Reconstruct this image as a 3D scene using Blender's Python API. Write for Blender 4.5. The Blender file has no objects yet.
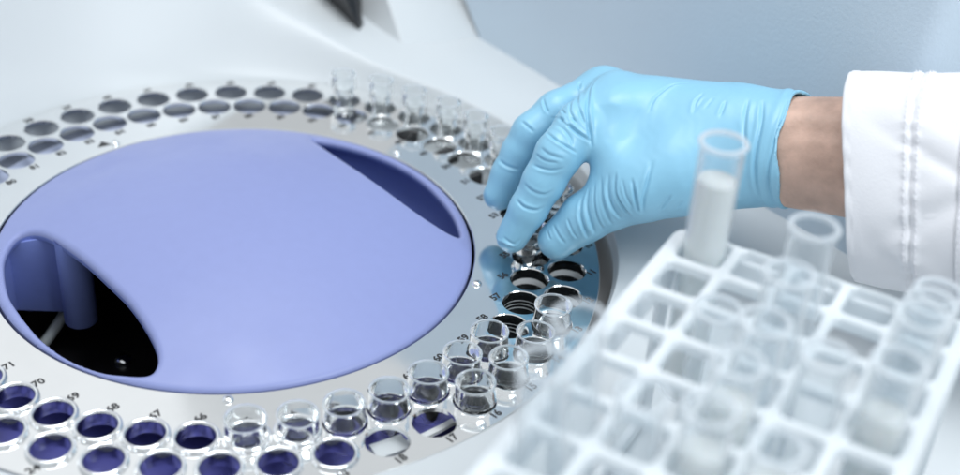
import bpy, bmesh, math, random
import numpy as np
from mathutils import Vector, Matrix
from mathutils.geometry import delaunay_2d_cdt
random.seed(4); rng = np.random.default_rng(4)
PI = math.pi
MM = 0.001                      # every length below is in millimetres
scene = bpy.context.scene
C = scene.collection

# ------------------------------------------------------------------ camera
cam_d = bpy.data.cameras.new('camera'); cam = bpy.data.objects.new('camera', cam_d); C.objects.link(cam)
cam.matrix_world = Matrix(((0.99736835, -0.07250091, 0.0, 0.11069569),
                           (0.03932486, 0.54097773, -0.84011705, -0.50450293),
                           (0.06090925, 0.83790615, 0.54240515, 0.33752542),
                           (0, 0, 0, 1)))
cam_d.sensor_width = 36; cam_d.lens = 49.522
cam_d.clip_start = 0.01; cam_d.clip_end = 50
cam_d.dof.use_dof = True; cam_d.dof.focus_distance = 0.562; cam_d.dof.aperture_fstop = 5.3
scene.camera = cam
# ------------------------------------------------------------------ light
W = bpy.data.worlds.new('World'); scene.world = W; W.use_nodes = True
wn = W.node_tree                       # even room light, brighter towards the ceiling
wt = wn.nodes.new('ShaderNodeTexCoord'); wx = wn.nodes.new('ShaderNodeSeparateXYZ'); wn.links.new(wt.outputs['Generated'], wx.inputs[0])
wr_ = wn.nodes.new('ShaderNodeValToRGB'); wr_.color_ramp.elements[0].position = 0.0; wr_.color_ramp.elements[0].color = (0.29, 0.305, 0.32, 1)
wr_.color_ramp.elements[1].position = 0.75; wr_.color_ramp.elements[1].color = (0.70, 0.735, 0.765, 1)
wn.links.new(wx.outputs['Z'], wr_.inputs[0]); wn.links.new(wr_.outputs[0], wn.nodes['Background'].inputs[0]); wn.nodes['Background'].inputs[1].default_value = 1.0
def area(name, loc, target, size, power, col):
    l = bpy.data.lights.new(name, 'AREA'); l.shape = 'RECTANGLE'; l.size, l.size_y = size; l.energy = power; l.color = col
    o = bpy.data.objects.new(name, l); C.objects.link(o); o.location = loc
    o.rotation_euler = (Vector(target) - Vector(loc)).to_track_quat('-Z', 'Y').to_euler(); return o
area('ceiling_lamp', (-0.10, 0.15, 1.35), (0.05, 0.0, 0.0), (0.8, 0.6), 8.0, (0.97, 0.985, 1.0))
area('plate_reflection_lamp', (-0.78, 0.92, 0.98), (-0.06, -0.10, 0.0), (0.95, 0.62), 0.50, (0.97, 0.985, 1.0))  # added unseen lamp, placed so its reflection brightens the front-left steel
area('right_key_lamp', (0.62, -0.50, 0.85), (0.17, 0.0, 0.05), (0.45, 0.45), 5.5, (0.9, 0.96, 1.0))  # soft key light from the front right, matching the brighter palm; not a window
vs = scene.view_settings; vs.view_transform = 'Standard'; vs.look = 'None'; vs.gamma = 1; vs.use_curve_mapping = False; vs.exposure = 0.08
scene.cycles.transparent_max_bounces = 48; scene.cycles.max_bounces = 14; scene.cycles.glossy_bounces = 8
scene.cycles.sample_clamp_indirect = 6
try: scene.cycles.use_denoising = True
except Exception: pass

# ------------------------------------------------------------------ materials
def mat(name, col, rough=0.5, metal=0.0, noise=None, bump=None, sss=0.0, coat=0.0, spec=0.5, rvar=0.0, sheen=0.0):
    m = bpy.data.materials.new(name); m.use_nodes = True; nt = m.node_tree; b = nt.nodes['Principled BSDF']
    b.inputs['Base Color'].default_value = (*col, 1); b.inputs['Roughness'].default_value = rough; b.inputs['Metallic'].default_value = metal
    b.inputs['Specular IOR Level'].default_value = spec
    if sss: b.inputs['Subsurface Weight'].default_value = sss; b.inputs['Subsurface Radius'].default_value = (0.004, 0.0025, 0.0018); b.inputs['Subsurface Scale'].default_value = 1.0
    if coat: b.inputs['Coat Weight'].default_value = coat; b.inputs['Coat Roughness'].default_value = 0.15
    if sheen: b.inputs['Sheen Weight'].default_value = sheen
    tc = nt.nodes.new('ShaderNodeTexCoord')
    if noise:                       # (scale, strength, detail)
        n = nt.nodes.new('ShaderNodeTexNoise'); n.inputs['Scale'].default_value = noise[0]; n.inputs['Detail'].default_value = noise[2]
        nt.links.new(tc.outputs['Object'], n.inputs['Vector'])
        mx = nt.nodes.new('ShaderNodeMixRGB'); mx.blend_type = 'MULTIPLY'; mx.inputs[0].default_value = 1
        r = nt.nodes.new('ShaderNodeMapRange'); r.inputs[1].default_value = 0.3; r.inputs[2].default_value = 0.7; r.inputs[3].default_value = 1 - noise[1]; r.inputs[4].default_value = 1.0
        nt.links.new(n.outputs['Fac'], r.inputs[0]); mx.inputs[1].default_value = (*col, 1); nt.links.new(r.outputs[0], mx.inputs[2])
        nt.links.new(mx.outputs[0], b.inputs['Base Color'])
    if rvar:
        n2 = nt.nodes.new('ShaderNodeTexNoise'); n2.inputs['Scale'].default_value = 35; n2.inputs['Detail'].default_value = 6
        nt.links.new(tc.outputs['Object'], n2.inputs['Vector'])
        r2 = nt.nodes.new('ShaderNodeMapRange'); r2.inputs[1].default_value = 0.3; r2.inputs[2].default_value = 0.7; r2.inputs[3].default_value = rough - rvar; r2.inputs[4].default_value = rough + rvar
        nt.links.new(n2.outputs['Fac'], r2.inputs[0]); nt.links.new(r2.outputs[0], b.inputs['Roughness'])
    if bump:                        # (scale, strength, distance_mm)
        n3 = nt.nodes.new('ShaderNodeTexNoise'); n3.inputs['Scale'].default_value = bump[0]; n3.inputs['Detail'].default_value = 3
        nt.links.new(tc.outputs['Object'], n3.inputs['Vector'])
        bp = nt.nodes.new('ShaderNodeBump'); bp.inputs['Strength'].default_value = bump[1]; bp.inputs['Distance'].default_value = bump[2] * MM
        nt.links.new(n3.outputs['Fac'], bp.inputs['Height']); nt.links.new(bp.outputs['Normal'], b.inputs['Normal'])
    return m

def clear_mat(name, tint, ior, rough, haze):
    """clear moulded plastic: glass with a little milky haze"""
    m = bpy.data.materials.new(name); m.use_nodes = True; nt = m.node_tree; N = nt.nodes; L = nt.links
    N.remove(N['Principled BSDF']); out = N['Material Output']
    g = N.new('ShaderNodeBsdfGlass'); g.inputs['Color'].default_value = (*tint, 1); g.inputs['Roughness'].default_value = rough; g.inputs['IOR'].default_value = ior
    df = N.new('ShaderNodeBsdfTranslucent'); df.inputs[0].default_value = (0.9, 0.94, 0.97, 1)
    d2 = N.new('ShaderNodeBsdfDiffuse'); d2.inputs[0].default_value = (0.85, 0.9, 0.94, 1)
    ad = N.new('ShaderNodeMixShader'); ad.inputs[0].default_value = 0.5; L.new(df.outputs[0], ad.inputs[1]); L.new(d2.outputs[0], ad.inputs[2])
    tc = N.new('ShaderNodeTexCoord'); n = N.new('ShaderNodeTexNoise'); n.inputs['Scale'].default_value = 140; L.new(tc.outputs['Object'], n.inputs['Vector'])
    mr = N.new('ShaderNodeMapRange'); mr.inputs[3].default_value = haze * 0.6; mr.inputs[4].default_value = haze * 1.4; L.new(n.outputs['Fac'], mr.inputs[0])
    m1 = N.new('ShaderNodeMixShader'); L.new(mr.outputs[0], m1.inputs[0]); L.new(g.outputs[0], m1.inputs[1]); L.new(ad.outputs[0], m1.inputs[2])
    L.new(m1.outputs[0], out.inputs['Surface']); return m

def thin_mat(name, tint, edge, base, gloss):
    """thin clear tube wall: see-through, paler and glossier where it is seen edge-on"""
    m = bpy.data.materials.new(name); m.use_nodes = True; nt = m.node_tree; N = nt.nodes; L = nt.links
    N.remove(N['Principled BSDF']); out = N['Material Output']
    tr = N.new('ShaderNodeBsdfTransparent'); tr.inputs[0].default_value = (*tint, 1)
    gl = N.new('ShaderNodeBsdfGlossy'); gl.inputs[1].default_value = 0.05
    df = N.new('ShaderNodeBsdfTranslucent'); df.inputs[0].default_value = (0.92, 0.95, 0.98, 1); d2 = N.new('ShaderNodeBsdfDiffuse'); d2.inputs[0].default_value = (0.88, 0.92, 0.95, 1)
    ad = N.new('ShaderNodeMixShader'); ad.inputs[0].default_value = 0.5; L.new(df.outputs[0], ad.inputs[1]); L.new(d2.outputs[0], ad.inputs[2])
    lw = N.new('ShaderNodeLayerWeight'); lw.inputs[0].default_value = 0.5
    def curve(pw_, mul, add):
        p = N.new('ShaderNodeMath'); p.operation = 'POWER'; p.inputs[1].default_value = pw_; L.new(lw.outputs['Facing'], p.inputs[0])
        q = N.new('ShaderNodeMath'); q.operation = 'MULTIPLY_ADD'; q.inputs[1].default_value = mul; q.inputs[2].default_value = add; L.new(p.outputs[0], q.inputs[0]); return q
    m1 = N.new('ShaderNodeMixShader'); L.new(curve(4, edge, base).outputs[0], m1.inputs[0]); L.new(tr.outputs[0], m1.inputs[1]); L.new(ad.outputs[0], m1.inputs[2])
    m2 = N.new('ShaderNodeMixShader'); L.new(curve(4, gloss, 0.03).outputs[0], m2.inputs[0]); L.new(m1.outputs[0], m2.inputs[1]); L.new(gl.outputs[0], m2.inputs[2])
    L.new(m2.outputs[0], out.inputs['Surface']); return m

M = dict(
    white=mat('white_shell_plastic', (0.60, 0.635, 0.655), 0.36, bump=(900, 0.05, 0.2), noise=(9, 0.03, 3)),
    panel=mat('grey_pebbled_panel', (0.58, 0.68, 0.77), 0.5, bump=(560, 0.28, 0.5), noise=(6, 0.06, 3)),
    steel=mat('polished_steel', (0.87, 0.88, 0.88), 0.085, 1.0, rvar=0.04, bump=(60, 0.03, 0.3), noise=(30, 0.05, 4)),
    ringsteel=mat('bright_ring_steel', (0.90, 0.91, 0.92), 0.12, 1.0),
    lilac=mat('lilac_plastic', (0.250, 0.292, 0.55), 0.40, noise=(180, 0.025, 6), bump=(1500, 0.08, 0.2), spec=0.4, rvar=0.08),
    lilac_in=mat('lilac_inner_plastic', (0.21, 0.275, 0.65), 0.5, noise=(160, 0.05, 3)),
    drum=mat('pale_blue_drum_plastic', (0.40, 0.45, 0.60), 0.45, noise=(40, 0.06, 3)),
    navy=mat('navy_drum_plastic', (0.095, 0.10, 0.38), 0.4, noise=(40, 0.1, 3)),
    grey=mat('light_grey_drum_plastic', (0.62, 0.66, 0.68), 0.4, noise=(40, 0.08, 3)),
    rail=mat('white_rail_plastic', (0.80, 0.82, 0.83), 0.35, noise=(40, 0.05, 3)),
    black=mat('black_plastic', (0.012, 0.012, 0.014), 0.35, noise=(60, 0.2, 3)),
    ink=mat('black_ink', (0.02, 0.02, 0.022), 0.5, noise=(400, 0.2, 3)),
    hose=mat('milky_hose', (0.62, 0.68, 0.70), 0.35, noise=(100, 0.08, 3)),
    glove=mat('blue_nitrile', (0.265, 0.55, 0.735), 0.36, bump=(900, 0.08, 0.15), noise=(45, 0.05, 5), spec=0.5, rvar=0.06),
    skin=mat('skin', (0.66, 0.445, 0.355), 0.48, bump=(300, 0.6, 0.5), noise=(110, 0.30, 7), sss=0.15),
    cloth=mat('white_cotton', (0.76, 0.765, 0.80), 0.9, bump=(1300, 0.35, 0.35), noise=(30, 0.03, 4), sheen=0.15),
    thread=mat('white_thread', (0.80, 0.80, 0.84), 0.9, noise=(300, 0.1, 3)),
    rack=mat('white_rack_plastic', (0.88, 0.91, 0.93), 0.35, noise=(20, 0.03, 3)),
    milk=mat('milky_liquid', (0.93, 0.95, 0.93), 0.35, noise=(70, 0.05, 3), sss=0.15),
    cup=clear_mat('clear_cup_plastic', (0.985, 0.992, 0.992), 1.33, 0.0, 0.02),
    tube=thin_mat('clear_tube_plastic', (0.975, 0.985, 0.99), 0.85, 0.045, 0.5), tube_rim=thin_mat('clear_tube_rim', (0.95, 0.97, 0.98), 0.4, 0.55, 0.4), cup_rim=clear_mat('clear_cup_rim', (0.98, 0.99, 0.99), 1.42, 0.05, 0.45),
    sleeve_dark=mat('dark_steel_sleeve', (0.10, 0.11, 0.115), 0.25, 0.9, noise=(90, 0.2, 3)),
    recess_shade=mat('shaded_lilac_recess', (0.105, 0.145, 0.37), 0.5, noise=(160, 0.05, 3)),  # the cover's lilac plastic, darkened to paint in the shade of the recess
    drum_shade=mat('shaded_drum_plastic', (0.20, 0.225, 0.29), 0.45, noise=(40, 0.08, 3)),  # same drum plastic, with the shade of the deeper outer floor in its colour
)

def translucent(m, f):
    nt = m.node_tree; b = nt.nodes['Principled BSDF']; t = nt.nodes.new('ShaderNodeBsdfTranslucent'); t.inputs[0].default_value = (0.9, 0.95, 0.98, 1)
    x = nt.nodes.new('ShaderNodeMixShader'); x.inputs[0].default_value = f; nt.links.new(b.outputs[0], x.inputs[1]); nt.links.new(t.outputs[0], x.inputs[2]); nt.links.new(x.outputs[0], nt.nodes['Material Output'].inputs['Surface'])
translucent(M['rack'], 0.35); translucent(M['milk'], 0.25)
# ------------------------------------------------------------------ mesh helpers (mm in, metres out)
def obj(name, verts, faces, m, parent=None, smooth=None, loc=(0, 0, 0), mats=None):
    me = bpy.data.meshes.new(name)
    me.from_pydata([(v[0] * MM, v[1] * MM, v[2] * MM) for v in verts], [], faces)
    me.validate(); me.update()
    me.materials.append(M[m] if isinstance(m, str) else m)
    if smooth is not None:
        me.shade_smooth() if hasattr(me, 'shade_smooth') else [setattr(p, 'use_smooth', True) for p in me.polygons]
        if smooth < 179:
            me.set_sharp_from_angle(angle=math.radians(smooth))
    o = bpy.data.objects.new(name, me); C.objects.link(o)
    o.location = Vector(loc) * MM
    if parent: o.parent = parent
    return o
def empty(name, loc=(0, 0, 0)):
    o = bpy.data.objects.new(name, None); C.objects.link(o); o.location = Vector(loc) * MM; o.empty_display_size = 0.01; return o
def tag(o, label, cat, group=None):
    o['label'] = label; o['category'] = cat
    if group: o['group'] = group
    return o
def inst(name, src, parent, loc=(0, 0, 0)):
    o = bpy.data.objects.new(name, src.data); C.objects.link(o); o.location = Vector(loc) * MM
    if parent: o.parent = parent
    return o
def lathe(prof, n=40, closed=False):
    """prof: list of (r,z); closed joins the last point to the first"""
    v = []; f = []; k = len(prof)
    for r, z in prof:
        for i in range(n):
            a = 2 * PI * i / n; v.append((r * math.cos(a), r * math.sin(a), z))
    for j in range(k if closed else k - 1):
        for i in range(n):
            a = j * n + i; b = j * n + (i + 1) % n; c = ((j + 1) % k) * n + (i + 1) % n; d = ((j + 1) % k) * n + i
            f.append((a, b, c, d))
    return v, f
def tube(path, r, n=14, caps=True):
    v = []; f = []; P = [Vector(p) for p in path]; up = Vector((0.13, 0.21, 1)).normalized()
    for i, p in enumerate(P):
        t = (P[min(i + 1, len(P) - 1)] - P[max(i - 1, 0)]).normalized(); a = t.cross(up).normalized(); b = t.cross(a)
        for k in range(n):
            w = 2 * PI * k / n; q = p + (a * math.cos(w) + b * math.sin(w)) * (r if not hasattr(r, '__len__') else r[i]); v.append(tuple(q))
    for i in range(len(P) - 1):
        for k in range(n):
            f.append((i * n + k, i * n + (k + 1) % n, (i + 1) * n + (k + 1) % n, (i + 1) * n + k))
    if caps: f.append(tuple(range(n))[::-1]); f.append(tuple((len(P) - 1) * n + k for k in range(n)))
    return v, f
def circle(r, n, c=(0, 0), a0=0.0): return [(c[0] + r * math.cos(a0 + 2 * PI * i / n), c[1] + r * math.sin(a0 + 2 * PI * i / n)) for i in range(n)]
def inside(poly, x, y):
    """vectorised point in polygon"""
    p = np.array(poly); q = np.roll(p, -1, 0); r = np.zeros(len(x), bool)
    for (x1, y1), (x2, y2) in zip(p, q):
        c = ((y1 > y) != (y2 > y)); r ^= c & (x < (x2 - x1) * (y - y1) / (y2 - y1 + 1e-12) + x1)
    return r
def cdt(outer, holes, extra=()):
    """2D triangulation of outer minus holes; returns verts (x,y), tris"""
    V = []; E_ = []
    for loop in [outer] + holes:
        s = len(V); V += [Vector(q) for q in loop]; E_ += [(s + i, s + (i + 1) % len(loop)) for i in range(len(loop))]
    V += [Vector(q) for q in extra]
    ov, oe, of, *_ = delaunay_2d_cdt(V, E_, [], 0, 1e-5)
    P = np.array([(v.x, v.y) for v in ov]); T = np.array([f for f in of if len(f) == 3])
    c = P[T].mean(1); keep = inside(outer, c[:, 0], c[:, 1])
    for h in holes:
        h = np.array(h); lo = h.min(0); hi = h.max(0)
        m = (c[:, 0] > lo[0]) & (c[:, 0] < hi[0]) & (c[:, 1] > lo[1]) & (c[:, 1] < hi[1])
        k = np.where(m)[0]
        if len(k): keep[k[inside(h, c[k, 0], c[k, 1])]] = False
    T = T[keep]
    a = P[T[:, 1]] - P[T[:, 0]]; b = P[T[:, 2]] - P[T[:, 0]]; fl = (a[:, 0] * b[:, 1] - a[:, 1] * b[:, 0]) < 0
    T[fl] = T[fl][:, ::-1]
    return P, T.tolist()
def slab(outer, holes, z1, z0, cham=0.3, grow=None):
    """flat plate with holes, chamfered at the top edge"""
    def off(loop, d):                       # loops are ccw: d>0 grows
        p = np.array(loop); t = np.roll(p, -1, 0) - np.roll(p, 1, 0); t /= np.linalg.norm(t, axis=1)[:, None]
        return (p + np.stack([t[:, 1], -t[:, 0]], 1) * d).tolist()
    O = off(outer, -cham); H = [off(h, cham) for h in holes]
    P, T = cdt(O, H); V = [(x, y, z1) for x, y in P]; F = [tuple(t) for t in T]
    nb = len(V); V += [(x, y, z0) for x, y in P]; F += [tuple(nb + i for i in t[::-1]) for t in T]
    def wall(top, mid, flip):
        s = len(V); n = len(top)
        for q, z in ((top, z1), (mid, z1 - cham), (mid, z0), (top, z0)): V.extend((x, y, z) for x, y in q)
        for j in range(3):
            for i in range(n):
                q = (s + j * n + i, s + j * n + (i + 1) % n, s + (j + 1) * n + (i + 1) % n, s + (j + 1) * n + i)
                F.append(q[::-1] if not flip else q)
    wall(O, outer, False)
    for a, b in zip(H, holes): wall(a, b, True)
    return V, F
def catmull(pts, n, closed=True):
    P = np.array(pts, float); k = len(P); out = []
    for i in range(k if closed else k - 1):
        if closed: p0, p1, p2, p3 = P[(i - 1) % k], P[i], P[(i + 1) % k], P[(i + 2) % k]
        else: p0, p1, p2, p3 = P[max(i - 1, 0)], P[i], P[i + 1], P[min(i + 2, k - 1)]
        for j in range(n):
            t = j / n; out.append(0.5 * ((2 * p1) + (-p0 + p2) * t + (2 * p0 - 5 * p1 + 4 * p2 - p3) * t * t + (-p0 + 3 * p1 - 3 * p2 + p3) * t ** 3))
    if not closed: out.append(P[-1])
    return np.array(out)
def rbox(lo, hi, bev, m, name, parent):
    bm = bmesh.new(); bmesh.ops.create_cube(bm, size=1)
    for v in bm.verts: v.co = Vector([(lo[i] + hi[i]) / 2 + v.co[i] * (hi[i] - lo[i]) for i in range(3)])
    if bev: bmesh.ops.bevel(bm, geom=bm.edges[:], offset=bev, segments=2, affect='EDGES', profile=0.6)
    bm.verts.index_update(); V = [tuple(v.co) for v in bm.verts]; F = [tuple(v.index for v in f.verts) for f in bm.faces]; bm.free()
    return obj(name, V, F, m, parent, smooth=35)

# ------------------------------------------------------------------ analyzer housing: bowl, deck, tower, back panel
house = empty('analyzer_housing')
tag(house, 'white plastic analyzer housing with a bowl round the steel ring and grey back panel', 'analyzer')
LIP = [(-180, 330, 210), (-165, 280, 120), (-150, 215, 36), (-130, 177, 7), (-110, 171, 3.2), (-60, 169.5, 3), (-20, 170, 3.5), (20, 170.5, 4.5), (38, 171.5, 6), (55, 172.5, 8.5), (70, 174, 10.5), (80, 181, 15), (89, 193, 24),
       (96, 207, 31), (103, 226, 50), (110, 248, 82), (120, 280, 135), (135, 315, 205), (160, 340, 240), (180, 330, 210)]
lp = np.array(LIP, float)
def lipf(a):
    a = (a + 180) % 360 - 180; s = 0
    R = np.mean([np.interp((a + k + 180) % 360 - 180, lp[:, 0], lp[:, 1]) for k in (-4, -2, 0, 2, 4)]); Z = np.mean([np.interp((a + k + 180) % 360 - 180, lp[:, 0], lp[:, 2]) for k in (-4, -2, 0, 2, 4)]); return R, Z
NA = 288; prof_n = 30; V = []; F = []
for i in range(NA):
    a = 360 * i / NA - 180; R, Z = lipf(a); ca, sa = math.cos(math.radians(a)), math.sin(math.radians(a))
    g = 6.0 * math.exp(-((a - 5) / 20) ** 2) + 9.0 * math.exp(-((a - 29) / 11) ** 2); R = max(R, 169.6 + g); e0 = 167.3 + g
    row = [(e0, -60), (e0, -4), (e0, -1.2), (e0 + 0.3, -0.4)]
    w = R - e0 - 0.3
    for j in range(1, 15):
        s = j / 14; z = -0.4 + (Z + 0.4) * (0.55 * (s * s * (3 - 2 * s)) + 0.45 * math.sin(s * PI / 2)); row.append((e0 + 0.3 + w * s, z))
    for dr, dz in ((3, 0.25), (8, 0.35), (20, 0.3), (45, 0.0), (80, -0.5), (130, -1), (200, -1.5), (300, -2), (430, -2.5)): row.append((R + dr, Z + dz))
    K = len(row); V += [(r * ca, r * sa, z) for r, z in row]
for i in range(NA):
    for j in range(K - 1):
        a = i * K + j; b = ((i + 1) % NA) * K + j; F.append((a, a + 1, b + 1, b))
bowl = obj('bowl_and_deck', V, F, 'white', house, smooth=50)

# tower block rising from the deck, with shaded flank
def prism(name, base, top, m, bev, parent):
    bm = bmesh.new(); n = len(base); vb = [bm.verts.new(p) for p in base]; vt = [bm.verts.new(p) for p in top]
    bm.faces.new(vb[::-1]); bm.faces.new(vt)
    for i in range(n): bm.faces.new((vb[i], vb[(i + 1) % n], vt[(i + 1) % n], vt[i]))
    bmesh.ops.recalc_face_normals(bm, faces=bm.faces[:])
    if bev: bmesh.ops.bevel(bm, geom=bm.edges[:], offset=bev, segments=3, affect='EDGES', profile=0.6)
    bm.verts.index_update(); V = [tuple(v.co) for v in bm.verts]; F = [tuple(v.index for v in f.verts) for f in bm.faces]; bm.free()
    return obj(name, V, F, m, parent, smooth=40)
A, B, Lf = Vector((61.4, 192.7, 6)), Vector((100.8, 221.7, 6)), Vector((30.5, 219, 10))
tv = Vector((-34, 68, 51)); B = B + Vector((5, -2, 0))
prism('wedge', [A, B, B + Vector((-30, 76, 0)), Lf + Vector((-10, 78, 0)), Lf], [A + tv, B + tv, B + tv + Vector((2, 8, 0)), Lf + Vector((-12, 84, 50)), Lf + Vector((-12, 66, 50))], 'white', 1.2, house)
prism('gap_shade', [(9, 235, 20), (32, 205, 16), (33.4, 214.5, 16), (29.5, 216, 16), (34, 250, 20)], [(-3, 238, 40), (22, 206.5, 40), (27.5, 215, 40), (26, 217, 40), (27, 252, 40)], 'black', 0, house)  # solid black block standing in for the shade inside the open gap
# grey pebbled panel, upright behind the deck, turning at its right end
d0 = Vector((180, -198, 0)).normalized(); nrm = Vector((-d0.y, d0.x, 0)) * -1       # faces the ring
if nrm.dot(Vector((-1, -1, 0))) < 0: nrm = -nrm
base = Vector((100.8, 222.8, 0)); pth = [base - d0 * 0.01, base, base + d0 * 130, base + d0 * 276]
last = pth[-1]; d1 = Vector((0.93, 0.36, 0)).normalized()
for k in range(1, 9):
    t = k / 8; d = (d0 * (1 - t) + d1 * t).normalized(); last = last + d * 2; pth.append(last)
pth.append(last + d1 * 220)
V = []; F = []; hs = [-5, 6, 12, 40, 120, 300]
for qi, q0 in enumerate(pth):
    for h in hs:
        q = q0 - d0 * (0.9 * (h - 10.5)) if qi == 0 else q0
        V.append((q.x - nrm.x * h * 0.06, q.y - nrm.y * h * 0.06, h))
nh = len(hs)
for i in range(len(pth) - 1):
    for j in range(nh - 1): F.append((i * nh + j, i * nh + j + 1, (i + 1) * nh + j + 1, (i + 1) * nh + j))
bk = len(V); V += [(x - nrm.x * 6, y - nrm.y * 6, z) for x, y, z in V[:bk]]
F += [tuple(bk + i for i in f[::-1]) for f in F]
obj('back_panel', V, F, 'panel', house, smooth=40)

# ------------------------------------------------------------------ sample carousel
RI, RO = 135.0, 151.46; A0, B0 = 74.36, 78.45; HR = 8.55
def hole(n):
    a = math.radians(A0 - (n - 46) * 8) if n >= 46 else math.radians(B0 - (n - 1) * 8)
    R = RI if n >= 46 else RO
    return R, a, (R * math.cos(a), R * math.sin(a))
car = empty('sample_carousel', (0, 0, 0))
tag(car, 'round polished steel sample ring with two rows of numbered holes', 'carousel')
V, F = slab(circle(166.6, 360), [circle(108.9, 240)] + [circle(HR, 40, hole(n)[2]) for n in range(1, 91)], 0.0, -2.0, 0.35)
plate = obj('ring_plate', V, F, 'steel', car, smooth=30)
# printed numbers, all set at one angle
dg = bpy.context.evaluated_depsgraph_get()
def text_mesh(s, size):
    cu = bpy.data.curves.new('t', 'FONT'); cu.body = s; cu.size = size; cu.align_x = 'CENTER'; cu.align_y = 'CENTER'; cu.resolution_u = 3; cu.offset = 0.00018
    o = bpy.data.objects.new('t', cu); C.objects.link(o); bpy.context.view_layer.update()
    me = bpy.data.meshes.new_from_object(o.evaluated_get(bpy.context.evaluated_depsgraph_get()))
    bpy.data.objects.remove(o); bpy.data.curves.remove(cu); return me
for n in range(1, 91):
    R, a, _ = hole(n); rr = 123.0 if n >= 46 else 162.8
    me = text_mesh(str(n), 5.0 * MM); me.materials.clear(); me.materials.append(M['ink'])
    o = bpy.data.objects.new('number', me); C.objects.link(o); o.parent = plate
    o.location = (rr * math.cos(a) * MM, rr * math.sin(a) * MM, 0.06 * MM); o.rotation_euler = (0, 0, math.radians(50))
th = math.radians(134.8)
px, py = 115.6 * math.cos(math.radians(136.6)), 115.6 * math.sin(math.radians(136.6))
obj('pointer_mark', [(px - 2.4, py - 3.2, 0.06), (px + 3.6, py + 1.2, 0.06), (px - 2.2, py + 3.6, 0.06)], [(0, 1, 2)], 'ink', plate)
# screws on the ring plate
sv, sf = lathe([(0.01, 1.5), (1.0, 1.45), (1.75, 1.1), (2.15, 0.5), (2.2, 0.02), (2.2, -0.5)], 24)
scr = None
for R, a in ((113.5, 134.0), (113.4, 55.3), (112.6, -10.3), (112.6, -81.0)):
    a = math.radians(a); p = (R * math.cos(a), R * math.sin(a), 0)
    if scr is None:
        scr = obj('screw', sv, sf, 'ringsteel', car, smooth=60, loc=p)
        slot = rbox((-0.9, -0.2, 1.3), (0.9, 0.2, 1.56), 0, 'ink', 'screw_slot', scr)
    else:
        s = inst('screw', scr, car, p); t = inst('screw_slot', slot, s)
# drum below the plate
def sector(name, a1, a2, r1, r2, z1, z0, m, n=None, cap=True):
    n = n or max(4, int(abs(a2 - a1) / 3)); V = []; F = []
    for i in range(n + 1):
        a = math.radians(a1 + (a2 - a1) * i / n); c, s = math.cos(a), math.sin(a)
        V += [(r1 * c, r1 * s, z1), (r2 * c, r2 * s, z1), (r2 * c, r2 * s, z0), (r1 * c, r1 * s, z0)]
    for i in range(n):
        for j in range(4): F.append((i * 4 + j, (i + 1) * 4 + j, (i + 1) * 4 + (j + 1) % 4, i * 4 + (j + 1) % 4))
    F.append((3, 2, 1, 0)); F.append((n * 4, n * 4 + 1, n * 4 + 2, n * 4 + 3))
    F = [f[::-1] for f in F]
    return obj(name, V, F, m, car, smooth=35)
sector('drum_floor', 76, 214, 112, 143.5, -8, -30, 'drum'); sector('drum_floor', 76, 214, 143.6, 166, -17, -30, 'drum_shade')
sector('drum_floor', 214.2, 338, 112, 143.3, -17, -30, 'navy'); sector('drum_floor', 214.2, 305, 143.4, 166, -17, -30, 'navy')
sector('drum_floor', 30, 75.8, 112, 166, -11, -30, 'grey')
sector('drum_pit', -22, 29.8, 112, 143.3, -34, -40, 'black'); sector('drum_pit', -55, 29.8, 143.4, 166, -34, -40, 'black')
for a, r1, r2, m in ((50, 130, 145, 'black'), (62, 132, 148, 'black'), (40, 126, 140, 'black')):
    sector('drum_divider', a - 1.6, a + 1.6, r1, r2, -5, -33.5, m, n=3)
# pale block and stepped white channel seen through the holes at the front right
sector('channel_block', -59, -53.5, 143.6, 152, -7, -30, 'grey', n=3)
for k, (z1, r1) in enumerate(((-9, 146), (-11.5, 150), (-14, 154))): sector('channel_step', -53.3, -40, r1, r1 + 2.6, z1, z1 - 1.6, 'rail')
# dark sleeves under the right-hand holes, with pale bands
def sleeve_mesh(bands):
    V = []; F = []; mi = []
    for r, z1, z0, m in bands:
        v, f = lathe([(r, z1), (r, z0)], 36); s_ = len(V); V += v; F += [tuple(s_ + i for i in q) for q in f]; mi += [m] * len(f)
    v, f = lathe([(bands[-1][0], bands[-1][2]), (0.05, bands[-1][2])], 36); s_ = len(V); V += v; F += [tuple(s_ + i for i in q) for q in f]; mi += [bands[-1][3]] * len(f)
    return V, F, mi
sl_kinds = dict(white=[(8.7, -2.1, -5.2, 0), (8.3, -5.2, -8.4, 1), (7.6, -8.4, -12, 0)], ribbed=[(8.7, -2.1, -4.6, 0), (8.2, -4.6, -5.0, 2), (8.5, -5.0, -6.4, 0), (8.1, -6.4, -6.9, 2), (8.4, -6.9, -8.2, 0), (8.0, -8.2, -8.8, 2), (8.2, -8.8, -12, 0)])
sl_proto = {}
for n in (53, 54, 55, 56, 57, 58, 8, 9, 10, 11, 12, 13, 14, 15, 16):
    k = 'white' if n in (54, 55, 56, 10, 11, 12) else 'ribbed'; p = hole(n)[2]
    if k not in sl_proto:
        V, F, mi = sleeve_mesh(sl_kinds[k]); o = sl_proto[k] = obj('hole_sleeve', V, F, 'sleeve_dark', car, smooth=40, loc=(*p, 0))
        o.data.materials.append(M['rail']); o.data.materials.append(M['grey'])
        for pl, m_ in zip(o.data.polygons, mi): pl.material_index = m_
    else: inst('hole_sleeve', sl_proto[k], car, (*p, 0))
obj('hub_wall', *lathe([(110.5, -2.2), (110.5, -62), (0.1, -62)], 160), 'black', car, smooth=40)

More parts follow.
